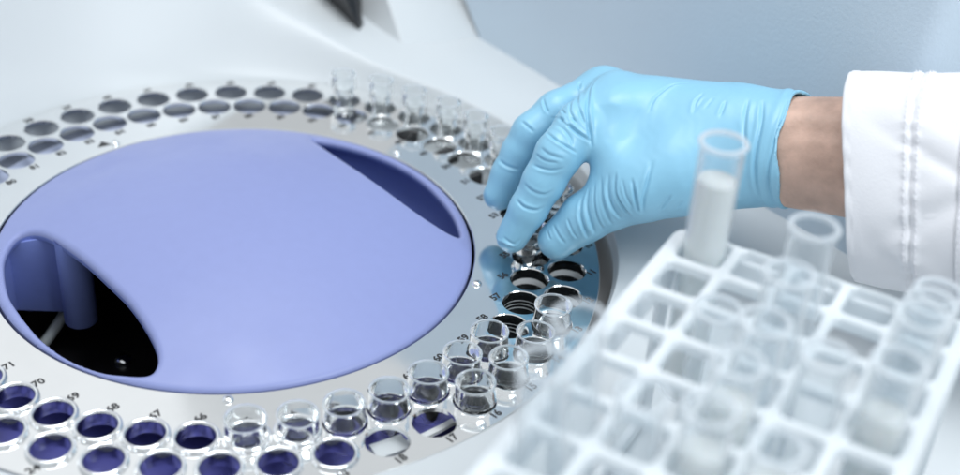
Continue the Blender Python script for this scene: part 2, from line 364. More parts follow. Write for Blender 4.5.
# polished adapter rings round the front-left holes
rv, rf = lathe([(7.35, -5), (7.3, 0.5), (7.45, 1.25), (7.85, 1.75), (8.35, 1.85), (8.85, 1.6), (9.2, 1.0), (9.35, 0.3), (9.35, 0.04), (8.4, 0.04), (8.3, -5)], 48, closed=True)
ring0 = None
ringpos = [71, 70, 69, 68, 67, 66, 65, 64, 26, 25, 24, 23, 22, 21, 20, 19]
for n in ringpos:
    p = hole(n)[2]
    if ring0 is None: o = ring0 = obj('adapter_ring', rv, rf, 'ringsteel', None, smooth=50, loc=(*p, 0))
    else: o = inst('adapter_ring', ring0, None, (*p, 0))
    inn = [71, 70, 69, 68, 67, 66, 65, 64]; ont = [26, 25, 24, 23, 22, 21, 20, 19]
    od = ['leftmost', 'second from left', 'third from left', 'fourth from left', 'fifth from left', 'sixth from left', 'seventh from left', 'eighth from left']
    lab = 'bright steel adapter ring in the %s row of front holes, %s' % (('inner', od[inn.index(n)]) if n in inn else ('outer', od[ont.index(n)]))
    if n in (64, 65): lab = 'bright steel adapter ring under a clear cup, %s of two' % ('left' if n == 65 else 'right')
    tag(o, lab, 'adapter ring', 'steel adapter rings in the front left holes')

# ------------------------------------------------------------------ domed lilac cover with two grip openings
DR, DH = 107.6, 20.0
def dz(x, y): return DH * (1 - (x * x + y * y) / (DR * DR)) + 0.6
OL = [(-94.8, -37.8), (-97.7, -26.7), (-97.0, -15.8), (-92.8, -12.6), (-87.1, -13.9), (-80.2, -18.8), (-68.3, -29.7), (-56.5, -41.1), (-42.9, -55.1), (-32.1, -66.1), (-22.0, -78.9), (-16.1, -87.9), (-13.5, -94.8), (-14.2, -99.9), (-17.5, -101.7), (-25.1, -101.5), (-34.5, -100.1), (-46.5, -95.4), (-57.7, -88.3), (-68.4, -78.7), (-80.0, -65.0), (-87.8, -53.7)]
OR = [(21.4, 91.2), (37.1, 67.3), (58.6, 43.7), (78.5, 25.0), (91.8, 16.3), (98.3, 13.7), (101.0, 14.9), (100.2, 22.5), (96.2, 35.5), (89.8, 48.5), (81.4, 62.1), (70.9, 73.9), (58.4, 83.4), (44.0, 90.5), (32.0, 93.4), (24.1, 93.5)]
cover = empty('carousel_cover'); tag(cover, 'lilac domed cover over the middle of the ring, with two grip openings', 'cover')
def ccw(P):
    P = np.array(P); a = np.sum(P[:, 0] * np.roll(P[:, 1], -1) - np.roll(P[:, 0], -1) * P[:, 1]); return P if a > 0 else P[::-1]
def smooth_loop(pts, n=9):
    P = ccw(catmull(pts, n))
    for _ in range(6): P = 0.5 * P + 0.25 * (np.roll(P, 1, 0) + np.roll(P, -1, 0))
    return P
loops = [smooth_loop(OL), smooth_loop(OR)]
def offset(P, d):
    t = np.roll(P, -1, 0) - np.roll(P, 1, 0); t /= np.linalg.norm(t, axis=1)[:, None]; return P + np.stack([t[:, 1], -t[:, 0]], 1) * d
rl = 2.6; extra = []; zdrop = {}
for P in loops:
    for d in (0.25, 0.7, 1.3, 2.0, 2.6, 3.4):
        extra += offset(P, d).tolist()
for r in (107.3, 106.7, 105.6, 104.2):
    extra += circle(r, 240)
gx, gy = np.meshgrid(np.arange(-102, 103, 5.0), np.arange(-102, 103, 5.0)); gx = gx.ravel(); gy = gy.ravel()
ok = np.hypot(gx, gy) < 101
for P in loops: ok &= ~inside(offset(P, 4.5), gx, gy)
extra += list(zip(gx[ok], gy[ok]))
ex = np.array(extra); ok = np.hypot(ex[:, 0], ex[:, 1]) < 107.5
for P in loops: ok &= ~inside(P, ex[:, 0], ex[:, 1])
P2, T2 = cdt(circle(DR, 240), [p.tolist() for p in loops], [tuple(q) for q in ex[ok]])
allb = np.concatenate(loops); V = []
for x, y in P2:
    d = np.min(np.hypot(allb[:, 0] - x, allb[:, 1] - y)); z = dz(x, y)
    if d < rl: z -= rl - math.sqrt(max(0, rl * rl - (rl - d) ** 2))
    e = DR - math.hypot(x, y)
    if e < 1.6: z -= (1.6 - math.sqrt(max(0, 1.6 ** 2 - (1.6 - e) ** 2))) * 0.8
    V.append((x, y, z))
F = [tuple(t) for t in T2]
s = len(V); rim = circle(DR, 240); V += [(x, y, dz(x, y) - 1.28) for x, y in rim] + [(x, y, -6) for x, y in rim]
F += [(s + i, s + 240 + i, s + 240 + (i + 1) % 240, s + (i + 1) % 240) for i in range(240)]
obj('dome', V, F, 'lilac', cover, smooth=179)
def well(P, depth, inward, m, name, floor):
    V = []; F = []; n = len(P); rows = [(0.0, -rl), (0.05, -rl - 1.4), (inward * 0.8, -rl - 2.2), (inward, -rl - 4), (inward * 0.9, -rl - depth * 0.7), (0.5, -rl - depth)]
    for d, dzz in rows:
        Q = offset(P, -d)
        V += [(q[0], q[1], dz(*p) + dzz if i_ >= 0 else 0) for i_, (q, p) in enumerate(zip(Q, P))]
    for j in range(len(rows) - 1):
        for i in range(n): F.append((j * n + i, (j + 1) * n + i, (j + 1) * n + (i + 1) % n, j * n + (i + 1) % n)[::-1])
    if floor: F.append(tuple((len(rows) - 1) * n + i for i in range(n)))
    return obj(name, V, F, m, cover, smooth=60)
well(loops[1], 24, -5.0, 'recess_shade', 'grip_recess', True)
# left opening: short skirt, hanging panel, pillar, hose and a dark pit
lv, lf = [], []
P = loops[0]; n = len(P)
for d, dzz in ((0, -rl), (-0.05, -rl - 2.0), (-1.2, -rl - 3.2)): 
    Q = offset(P, -d); lv += [(q[0], q[1], dz(*p) + dzz) for q, p in zip(Q, P)]
for j in range(2):
    for i in range(n): lf.append((j * n + i, j * n + (i + 1) % n, (j + 1) * n + (i + 1) % n, (j + 1) * n + i))
obj('opening_skirt', lv, lf, 'lilac_in', cover, smooth=60)
prism('inner_panel', [(-104.5, -14.5, -38), (-72, -12.5, -38), (-72, -9.5, -38), (-104.5, -11.5, -38)], [(-104.5, -14.5, -1.5), (-72, -12.5, 6), (-72, -9.5, 6), (-104.5, -11.5, -1.5)], 'lilac_in', 0.5, cover)
prism('inner_panel', [(-105.5, -45, -30), (-101.5, -45, -30), (-101.5, -13, -38), (-105.5, -13, -38)], [(-104.5, -45, -2.6), (-101.5, -45, -2.6), (-101.5, -13, -1.6), (-104.5, -13, -1.6)], 'lilac_in', 0.5, cover)
pv, pf = lathe([(0.01, -38), (6.5, -38), (7.2, -37.6), (7.5, -36.8), (7.5, 8)], 40)
obj('pillar', pv, pf, 'lilac_in', cover, smooth=40, loc=(-70.5, -18.6, 0))
hv, hf = tube(catmull([(-98, -16, -61), (-93, -14, -58), (-88, -8, -52), (-84, -2.5, -46), (-80, 6, -40)], 6, False).tolist(), 2.6)
obj('hose', hv, hf, 'hose', cover, smooth=60)
fs = inst('floor_screw', scr, cover, (-53.5, -16.4, -61.8)); fs.scale = (2.1, 2.1, 2.1)

# ------------------------------------------------------------------ clear sample cups
def cup_mesh(r1, r2, zt, zl, zb, t=0.72):
    return lathe([(0.05, zb + 0.9), (r2 - 2, zb + 0.9), (r2 - t, zb + 2.0), (r2 - t, zl - 0.5), (r2 - t + 0.5, zl + 0.1), (r1 - t, zl + 0.6), (r1 - t, zt - 0.9), (r1 - t + 0.1, zt - 0.3), (r1 - t * 0.4, zt), (r1 + 0.05, zt - 0.12), (r1 + 0.12, zt - 0.5), (r1 + 0.03, zt - 0.9),
                  (r1, zt - 1.6), (r1, zl + 0.1), (r1 + 0.3, zl - 0.3), (r1 + 0.25, zl - 0.9), (r2 + 0.1, zl - 1.3), (r2, zl - 1.8), (r2, zb + 1.2), (r2 - 1.2, zb), (0.05, zb)], 48)
kinds = {'short': (8.05, 6.9, 9.5, 1.6, -13), 'tall': (6.8, 5.6, 17.0, 9.5, -10), 'held': (7.4, 6.3, 14.5, 7.0, -9)}
proto = {}
def rim_up(o, zt):                      # the bead of the rim is a little cloudier than the wall
    o.data.materials.append(M['cup_rim'])
    for pl in o.data.polygons: pl.material_index = 1 if pl.center.z > (zt - 1.0) * MM else 0
def cup(n, kind, label, dxy=(0, 0), dz_=0.0, tilt=(0, 0)):
    p = hole(n)[2]; loc = (p[0] + dxy[0], p[1] + dxy[1], dz_)
    if kind not in proto: e = proto[kind] = obj('sample_cup', *cup_mesh(*kinds[kind]), 'cup', None, smooth=60, loc=loc); rim_up(e, kinds[kind][2])
    else: e = inst('sample_cup', proto[kind], None, loc)
    e.rotation_euler = (math.radians(tilt[0]), math.radians(tilt[1]), random.uniform(0, 6))
    return tag(e, label, 'cup', 'clear sample cups in the ring')
order = ['first', 'second', 'third', 'fourth', 'fifth', 'sixth', 'seventh']
for k, n in enumerate(range(1, 8)):
    cup(n, 'tall', 'tall clear cup in outer row at the back, %s from the left of its row' % order[k], (random.uniform(-.6, .6), random.uniform(-.6, .6)), 0, (random.uniform(-1.5, 1.5), random.uniform(-1.5, 1.5)))
cup(8, 'tall', 'clear cup in hole 8, mostly hidden behind the gloved fingers', (0.5, -0.5))
cup(9, 'tall', 'clear cup seen in the gap between index finger and thumb', (-1.5, 1.0), 2.0, (-4, 4))
cup(55, 'held', 'clear cup pinched between gloved thumb and index finger', (-1.2, 1.0), 1.0, (3, -3))
for n in (59, 60, 61, 62, 63, 64, 65):
    cup(n, 'short', 'short clear cup in the inner front row of cups, ' + dict(zip((65, 64, 63, 62, 61, 60, 59), ('leftmost', 'second from left', 'third from left', 'middle one', 'third from right', 'second from right', 'rightmost')))[n], (random.uniform(-.3, .3), random.uniform(-.3, .3)), random.uniform(-.4, .5), (random.uniform(-2, 2), random.uniform(-2, 2)))
for n in (13, 14, 15, 16):
    cup(n, 'short', 'short clear cup in the outer row beside the rack, ' + dict(zip((16, 15, 14, 13), ('nearest the viewer', 'second nearest', 'third nearest', 'farthest, below the thumb')))[n], (random.uniform(-.3, .3), random.uniform(-.3, .3)), random.uniform(0, 1), (random.uniform(-2, 2), random.uniform(-2, 2)))

# ------------------------------------------------------------------ test tube rack and tubes
ra = math.radians(-117.2); e_ = Vector((math.cos(ra), math.sin(ra), 0)); n_ = Vector((-e_.y, e_.x, 0)); K0 = Vector((193.8, -130.4, 0))
PC, PR = 19.5, 20.6; NC, NR = 5, 9
def rk(along, perp, z): q = K0 + e_ * along + n_ * perp; return (q.x, q.y, z)
def cellc(c, r): return (2 - PR / 2 + PR * r, -10.0 + PC * c)
rack = empty('test_tube_rack', rk(70, 29, 3.5)); tag(rack, 'white plastic test tube rack with square cells in the foreground', 'rack')
inv = Vector(rk(70, 29, 3.5))
def rrect(cx, cy, hx, hy, r, n=5):
    out = []
    for sx, sy, a in ((1, 1, 0), (-1, 1, 90), (-1, -1, 180), (1, -1, 270)):
        for k in range(n + 1):
            w = math.radians(a + 90 * k / n); out.append((cx + sx * (hx - r) + r * math.cos(w), cy + sy * (hy - r) + r * math.sin(w)))
    return out
lo_a, hi_a = -18.0, 2 + PR * (NR - 1) + 2.5; lo_p, hi_p = -23.5, -10 + PC * 4 + 13.2
def to_rack(V): return [tuple(Vector(rk(a, p, z)) - inv) for a, p, z in V]
def tier(name, z1, z0, hw, rr, ins=0):
    O = rrect((lo_a + hi_a) / 2, (lo_p + hi_p) / 2, (hi_a - lo_a) / 2 - ins, (hi_p - lo_p) / 2 - ins, 5 if not ins else 3)
    H = [rrect(*cellc(c, r), hw + 0.5, hw, rr) for c in range(NC) for r in range(NR)]
    V, F = slab(O, H, z1, z0, 0.9)
    return obj(name, to_rack(V), F, 'rack', rack, smooth=40)
tier('top_grid', 90, 86, 8.0, 2.7)
def wall_(a1, a2, p1, p2, z0, z1, name):
    bm = bmesh.new(); bmesh.ops.create_cube(bm, size=1)
    for v in bm.verts: v.co = Vector(((a1 + a2) / 2 + v.co.x * (a2 - a1), (p1 + p2) / 2 + v.co.y * (p2 - p1), (z0 + z1) / 2 + v.co.z * (z1 - z0)))
    bmesh.ops.bevel(bm, geom=bm.edges[:], offset=0.5, segments=2, affect='EDGES')
    bm.verts.index_update(); V = [tuple(v.co) for v in bm.verts]; F = [tuple(v.index for v in f.verts) for f in bm.faces]; bm.free()
    obj(name, to_rack(V), F, 'rack', rack, smooth=40)
for p1 in (lo_p + 0.2, hi_p - 3.2):
    wall_(lo_a + 5, hi_a - 5, p1, p1 + 3, 70, 85.8, 'side_rail')
    wall_(lo_a + 5, hi_a - 5, p1, p1 + 3, 6, 12, 'side_rail')
    for a1 in (lo_a + 5.2, (lo_a + hi_a) / 2 - 5, hi_a - 15.2): wall_(a1, a1 + 10, p1 + 0.3, p1 + 2.7, 12.2, 69.8, 'side_post')
for a1 in (lo_a + 0.2, hi_a - 3.2): wall_(a1, a1 + 3, lo_p + 5, hi_p - 5, 72, 85.8, 'end_rail')
wall_(lo_a + 4, hi_a - 4, lo_p + 3.6, hi_p - 3.6, 3.6, 6, 'base_plate')

tube_protos = {}
def ttube(c, r, ztop, kind, label, lean=(0, 0), length=100, rad=7.3, fill=None):
    a, p = cellc(c, r); b = rk(a, p, max(9.3, ztop - length)); h = ztop - b[2]
    e = empty('test_tube', b); tag(e, label, 'test tube', 'test tubes in the white rack')
    # lean in mm of sideways travel over the length
    ax = Vector((lean[0], lean[1], h)).normalized(); e.rotation_euler = Vector((0, 0, 1)).rotation_difference(ax).to_euler()
    e.location = (Vector(b) - Vector((lean[0], lean[1], 0)) * ((84 - b[2]) / h)) * MM
    t = 1.0; prof = []
    for k in range(7): w = PI / 2 * k / 6; prof.append((max(0.05, rad * math.sin(w)), rad - rad * math.cos(w)))
    prof += [(rad, h * 0.5), (rad, h - 2.2), (rad + 0.55, h - 1.6), (rad + 0.9, h - 0.7), (rad + 0.45, h), (rad - t * 0.7, h), (rad - t, h - 0.6), (rad - t, h * 0.5)]
    for k in range(7): w = PI / 2 * (6 - k) / 6; prof.append((max(0.05, (rad - t) * math.sin(w)), rad - (rad - t) * math.cos(w)))
    o = obj('tube_wall', *lathe(prof, 40), 'tube', e, smooth=60); o.data.materials.append(M['tube_rim'])
    for pl in o.data.polygons: pl.material_index = 1 if pl.center.z > (h - 2.5) * MM else 0
    if fill:
        z1 = fill - b[2]; rr = rad - t + 0.08; pr = [(max(0.05, rr * math.sin(PI / 2 * k / 6)), rad - rr * math.cos(PI / 2 * k / 6)) for k in range(7)] + [(rr, z1), (rr - 0.6, z1 - 0.5), (0.05, z1 - 0.8)]
        obj('milky_filling', *lathe(pr, 36), 'milk', e, smooth=50)
    return e
ttube(0, 0, 133, 'm', 'tall test tube filled with white liquid at the far left corner of the rack', fill=118, rad=7.7, length=110)
ttube(2, 1, 125, 'c', 'empty clear test tube with tall rim in front of the wrist', (0, 0), 100, 7.5)
ttube(2, 2, 119, 'c', 'empty clear test tube just nearer than the tall one before the wrist', (0, 1), 100, 7.5)
ttube(0, 5, 124, 'c', 'clear test tube leaning at the left edge of the rack, by the steel ring', (-5, 1), 100, 7.4)
ttube(0, 6, 122, 'c', 'lower clear test tube at the left edge, nearest of the leaning pair', (-6, 0), 100, 7.4)
ttube(4, 0, 104, 'c', 'clear test tube at the far right corner of the rack, under the sleeve', (1, 0), 95, 7.4)
ttube(4, 1, 112, 'c', 'clear test tube second from the far end in the right-hand row', (2, 0), 95, 7.4)
ttube(4, 3, 116, 'm', 'tube with white filling in the right-hand row of the rack', (1, 0), 105, 7.4, 97)
ttube(2, 4, 112, 'm', 'tube with white filling in the middle row, behind another white one', (0, 1), 100, 7.3, 98)
ttube(2, 5, 110, 'm', 'white filled tube nearest the viewer in the middle row', (-1, 0), 100, 7.3, 95)
ttube(3, 5, 106, 'm', 'white filled tube in the fourth row, low at the picture bottom', (0, 0), 98, 7.3, 93)
ttube(2, 3, 114, 'c', 'clear tube in the middle row between clear and white ones', (1, 0), 100, 7.4)
ttube(4, 2, 120, 'c', 'tallest clear tube in the right-hand row, leaning a little', (2, -1), 105, 7.4)
ttube(3, 3, 110, 'c', 'clear tube in the fourth row, left of the white filled right-hand tube', (1, 1), 100, 7.4)
ttube(1, 2, 98, 'c', 'short clear tube beside the row of tall clear ones', (0, 0), 88, 7.3)
ttube(1, 5, 106, 'c', 'clear tube in the second row at the picture bottom', (-1, 0), 96, 7.3)

# ------------------------------------------------------------------ person: gloved right hand, wrist, white coat sleeve
J = {k: np.array(v) for k, v in dict(
    iM=(168.1, 37.1, 66.5), iP=(146.0, 8.2, 62.3), iD=(133.8, -0.0, 34.8), iT=(125.1, -3.1, 15.3),
    mM=(164.0, 56.9, 60.3), mP=(134.4, 38.2, 53.4), mD=(124.1, 32.8, 32.2), mT=(118.1, 27.5, 18.5),
    rM=(169.5, 66.8, 49.9), rP=(142.3, 52.5, 49.8), rD=(133.9, 50.1, 31.4), rT=(132.4, 46.1, 21.5),
    pM=(177.4, 70.8, 37.6), pP=(159.9, 64.8, 39.3), pD=(151.4, 63.1, 36.8),
    tC=(222.7, -1.3, 62.4), tM=(183.5, -6.1, 51.3), tI=(161.5, -3.1, 33.8), tT=(145.3, -4.7, 16.5), w1=(167.1, 20.2, 68.1), w2=(165.5, 7.6, 57.7), w3=(172.9, 0.3, 48.2),
    W=(247.5, -12.4, 74.6), E=(315.1, -50.5, 91.2)).items()}
AX = (J['E'] - J['W']); AX /= np.linalg.norm(AX)
view = np.array([0.16, 0.83, -0.53]); UPV = np.cross(AX, view); UPV /= np.linalg.norm(UPV); UPV *= np.sign(UPV[2]); SDV = np.cross(UPV, AX)   # SDV: towards/away the viewer
CUFF = 0.0 + float(np.dot(np.array([240.5, -9.5, 73.0]) - J['W'], AX))      # cuff edge along the arm axis, from the wrist point
person = empty('person', (300, -40, 4)); tag(person, 'arm in a white coat sleeve and blue glove, pinching a cup in the steel ring', 'person')
pin = np.array([300, -40, 4.0])

h = 0.8
lo = np.array([98, -48, 2.0]); hi = np.array([262, 98, 112.0]); dims = np.ceil((hi - lo) / h).astype(int) + 1
gx = (lo[0] + h * np.arange(dims[0])).astype(np.float32)[:, None, None]; gy = (lo[1] + h * np.arange(dims[1])).astype(np.float32)[None, :, None]; gz = (lo[2] + h * np.arange(dims[2])).astype(np.float32)[None, None, :]
def rc(a, b, ra_, rb_):
    ba = b - a; bb = float(ba @ ba); ax, ay, az = gx - a[0], gy - a[1], gz - a[2]
    t = np.clip((ax * ba[0] + ay * ba[1] + az * ba[2]) / bb, 0, 1)
    d = np.sqrt((ax - t * ba[0]) ** 2 + (ay - t * ba[1]) ** 2 + (az - t * ba[2]) ** 2) - (ra_ + (rb_ - ra_) * t)
    return d.astype(np.float32), t.astype(np.float32)
def smin(a, b, k):
    hh = np.clip(0.5 + 0.5 * (b - a) / k, 0, 1); return b + (a - b) * hh - k * hh * (1 - hh)
def rounded(names, radii):
    P = [J[q] for q in names]; pts = [(P[0], radii[0])]
    for i in range(1, len(P) - 1):
        for f, o_ in ((0.72, -1), (0.28, 1)):
            a, b, ra_, rb_ = (P[i - 1], P[i], radii[i - 1], radii[i]) if o_ < 0 else (P[i], P[i + 1], radii[i], radii[i + 1])
            pts.append((a + (b - a) * f, ra_ + (rb_ - ra_) * f))
    pts.append((P[-1], radii[-1])); return pts
def chain(names, radii, k=3.0):
    D = None; s0 = 0; Sx = None; best = None
    pts = rounded(names, radii)
    for i in range(len(pts) - 1):
        (a, r_a), (b, r_b) = pts[i], pts[i + 1]; d, t = rc(a, b, r_a, r_b); ln = float(np.linalg.norm(b - a)); s = s0 + t * ln
        if D is None: D, Sx, best = d, s, d
        else:
            Sx = np.where(d < best, s, Sx); best = np.minimum(best, d); D = smin(D, d, k)
        s0 += ln
    return D, Sx
# palm and wrist
P_ = lambda *a: np.array(a, float)
wr = J['W'] - AX * 8
palm, _ = rc(J['iM'], wr + UPV * 5, 13.0, 13.0)
d, _ = rc(J['mM'], wr + UPV * 2, 12.0, 14); palm = smin(palm, d, 10)
d, _ = rc(J['rM'], wr, 11.5, 15); palm = smin(palm, d, 10)
d, _ = rc(J['pM'], wr - UPV * 5, 10.5, 14); palm = smin(palm, d, 10)
d, _ = rc(J['tC'] * 1.0, J['tM'], 18.5, 14.5); palm = smin(palm, d, 10)
d, _ = rc(J['w1'], J['w2'], 12.5, 8.5); palm = smin(palm, d, 14)
d, _ = rc(J['w2'], J['w3'], 8.5, 10.0); palm = smin(palm, d, 10)
d, _ = rc(P_(196, 4, 58), P_(222, 6, 66), 17, 19); palm = smin(palm, d, 12)
d, _ = rc(P_(191.5, 20.3, 58.9), P_(219.4, 9.9, 64.9), 17, 19); palm = smin(palm, d, 18)
# wrist tube with oval section running on to the cuff
qx, qy, qz = gx - J['W'][0], gy - J['W'][1], gz - J['W'][2]
ta = qx * AX[0] + qy * AX[1] + qz * AX[2]; tu = qx * UPV[0] + qy * UPV[1] + qz * UPV[2]; ts = qx * SDV[0] + qy * SDV[1] + qz * SDV[2]
ang = np.arctan2(ts, tu)
flare = 24.2 + 0.20 * np.minimum(ta + 14, 0) + 0.9 * np.exp(-((ta - CUFF + 1.0) / 1.6) ** 2) + 0.9 * np.exp(-((ta - CUFF + 6.0 + 1.5 * np.sin(ang * 2)) / 1.8) ** 2) + 0.05 * np.clip(ta + 12, 0, 99) + 0.9 * np.sin(ang * 3 + 0.7) * np.exp(-((ta - CUFF) / 9) ** 2) + 0.5 * np.sin(ang * 7 + ta * .2) * np.exp(-((ta - CUFF) / 7) ** 2)
wrist = np.sqrt(tu ** 2 + (ts / 0.80) ** 2) - flare
back = -(ta + 60)                                       # only the part near the wrist
wrist = np.maximum(wrist, back).astype(np.float32)
palm = smin(palm, wrist, 7)
# thumb
T_, sT = chain(['tC', 'tM', 'tI', 'tT'], [16, 14.4, 11.4, 8.8], 4)
hand = smin(palm, T_, 9)
# fingers
def finger(names, radii, amp, ph, kk=6):
    D, s = chain(names, radii, 2.5); l1 = float(np.linalg.norm(J[names[1]] - J[names[0]]))
    D = smin(palm, D, kk)
    return D.astype(np.float32)
hand = np.minimum(hand, finger(['iM', 'iP', 'iD', 'iT'], [13.5, 10.8, 8.9, 7.2], 1.25, 0.0, 4))
hand = np.minimum(hand, finger(['mM', 'mP', 'mD', 'mT'], [12.0, 9.9, 8.8, 7.4], 1.0, 1.7))
hand = np.minimum(hand, finger(['rM', 'rP', 'rD', 'rT'], [11.0, 9.2, 8.2, 7.0], 0.8, 3.1))
hand = np.minimum(hand, finger(['pM', 'pP', 'pD', 'pD'] if False else ['pM', 'pP', 'pD'], [10.0, 8.5, 7.0], 0.6, 0.6))
# cut at the cuff, hollow it so the wrist skin emerges from inside
cut = ta - (CUFF + 1.0 * np.sin(ang * 2 + 0.4) + 0.7 * np.sin(ang * 5))
hand = np.maximum(hand, cut)
inner = np.maximum(np.sqrt(tu ** 2 + (ts / 0.80) ** 2) - (flare - 1.5), -(ta - CUFF + 12))
hand = np.maximum(hand, -inner).astype(np.float32)
def surface_nets(Fv, origin, h):
    s = Fv < 0; nx, ny, nz = Fv.shape; acc = np.zeros((nx - 1, ny - 1, nz - 1, 3), np.float32); cnt = np.zeros((nx - 1, ny - 1, nz - 1), np.int32)
    sl = lambda o, n: slice(o, o + n - 1)
    for ax in range(3):
        for o1 in (0, 1):
            for o2 in (0, 1):
                o = [0, 0, 0]; oth = [i for i in range(3) if i != ax]; o[oth[0]] = o1; o[oth[1]] = o2
                a = Fv[sl(o[0], nx), sl(o[1], ny), sl(o[2], nz)]; o_ = list(o); o_[ax] = 1; b = Fv[sl(o_[0], nx), sl(o_[1], ny), sl(o_[2], nz)]
                cr = (a < 0) != (b < 0); t = np.where(cr, a / np.where(a == b, 1, a - b), 0)
                for k in range(3): acc[..., k] += np.where(cr, t if k == ax else o[k], 0)
                cnt += cr
    act = cnt > 0; idx = -np.ones(act.shape, np.int64); idx[act] = np.arange(act.sum()); ijk = np.argwhere(act)
    V = origin + h * (ijk + acc[act] / cnt[act][:, None]); Q = []
    for ax in range(3):
        o1, o2 = [i for i in range(3) if i != ax]
        sa = [slice(None)] * 3; sb = [slice(None)] * 3; sa[ax] = slice(0, -1); sb[ax] = slice(1, None)
        for o in (o1, o2): sa[o] = slice(1, -1); sb[o] = slice(1, -1)
        A_, B_ = s[tuple(sa)], s[tuple(sb)]; e = np.argwhere(A_ != B_); off = np.zeros(3, int); off[o1] = 1; off[o2] = 1; e = e + off; flip = A_[tuple((e - off).T)]
        def g(d1, d2): q = e.copy(); q[:, o1] -= d1; q[:, o2] -= d2; return idx[tuple(q.T)]
        q = np.stack([g(1, 1), g(0, 1), g(0, 0), g(1, 0)], 1)
        if ax == 1: flip = ~flip
        q[~flip] = q[~flip][:, ::-1]; Q.append(q)
    return V, np.concatenate(Q)
V, Q = surface_nets(hand, lo, h)
def relax(V, Q, it, w):
    E2 = np.concatenate([Q[:, [0, 1]], Q[:, [1, 2]], Q[:, [2, 3]], Q[:, [3, 0]]])
    for _ in range(it):
        s = np.zeros_like(V); c = np.zeros(len(V))
        for a, b in ((0, 1), (1, 0)):
            for k in range(3): s[:, k] += np.bincount(E2[:, a], V[E2[:, b], k], len(V))
            c += np.bincount(E2[:, a], minlength=len(V))
        V = V * (1 - w) + w * s / np.maximum(c, 1)[:, None]
    return V
V = relax(V, Q, 2, 0.5)
def subdivide(V, Q):
    E2 = np.sort(np.concatenate([Q[:, [0, 1]], Q[:, [1, 2]], Q[:, [2, 3]], Q[:, [3, 0]]]), axis=1)
    key, invx = np.unique(E2[:, 0] * len(V) + E2[:, 1], return_inverse=True); ed = np.stack([key // len(V), key % len(V)], 1)
    nV, nQ = len(V), len(Q); em = invx.reshape(4, nQ).T + nV; fc = np.arange(nQ) + nV + len(ed)
    V2 = np.concatenate([V, V[ed].mean(1), V[Q].mean(1)])
    Q2 = np.concatenate([np.stack([Q[:, i], em[:, i], fc, em[:, (i + 3) % 4]], 1) for i in range(4)])
    return V2, Q2
V, Q = subdivide(V, Q); V = relax(V, Q, 1, 0.5)
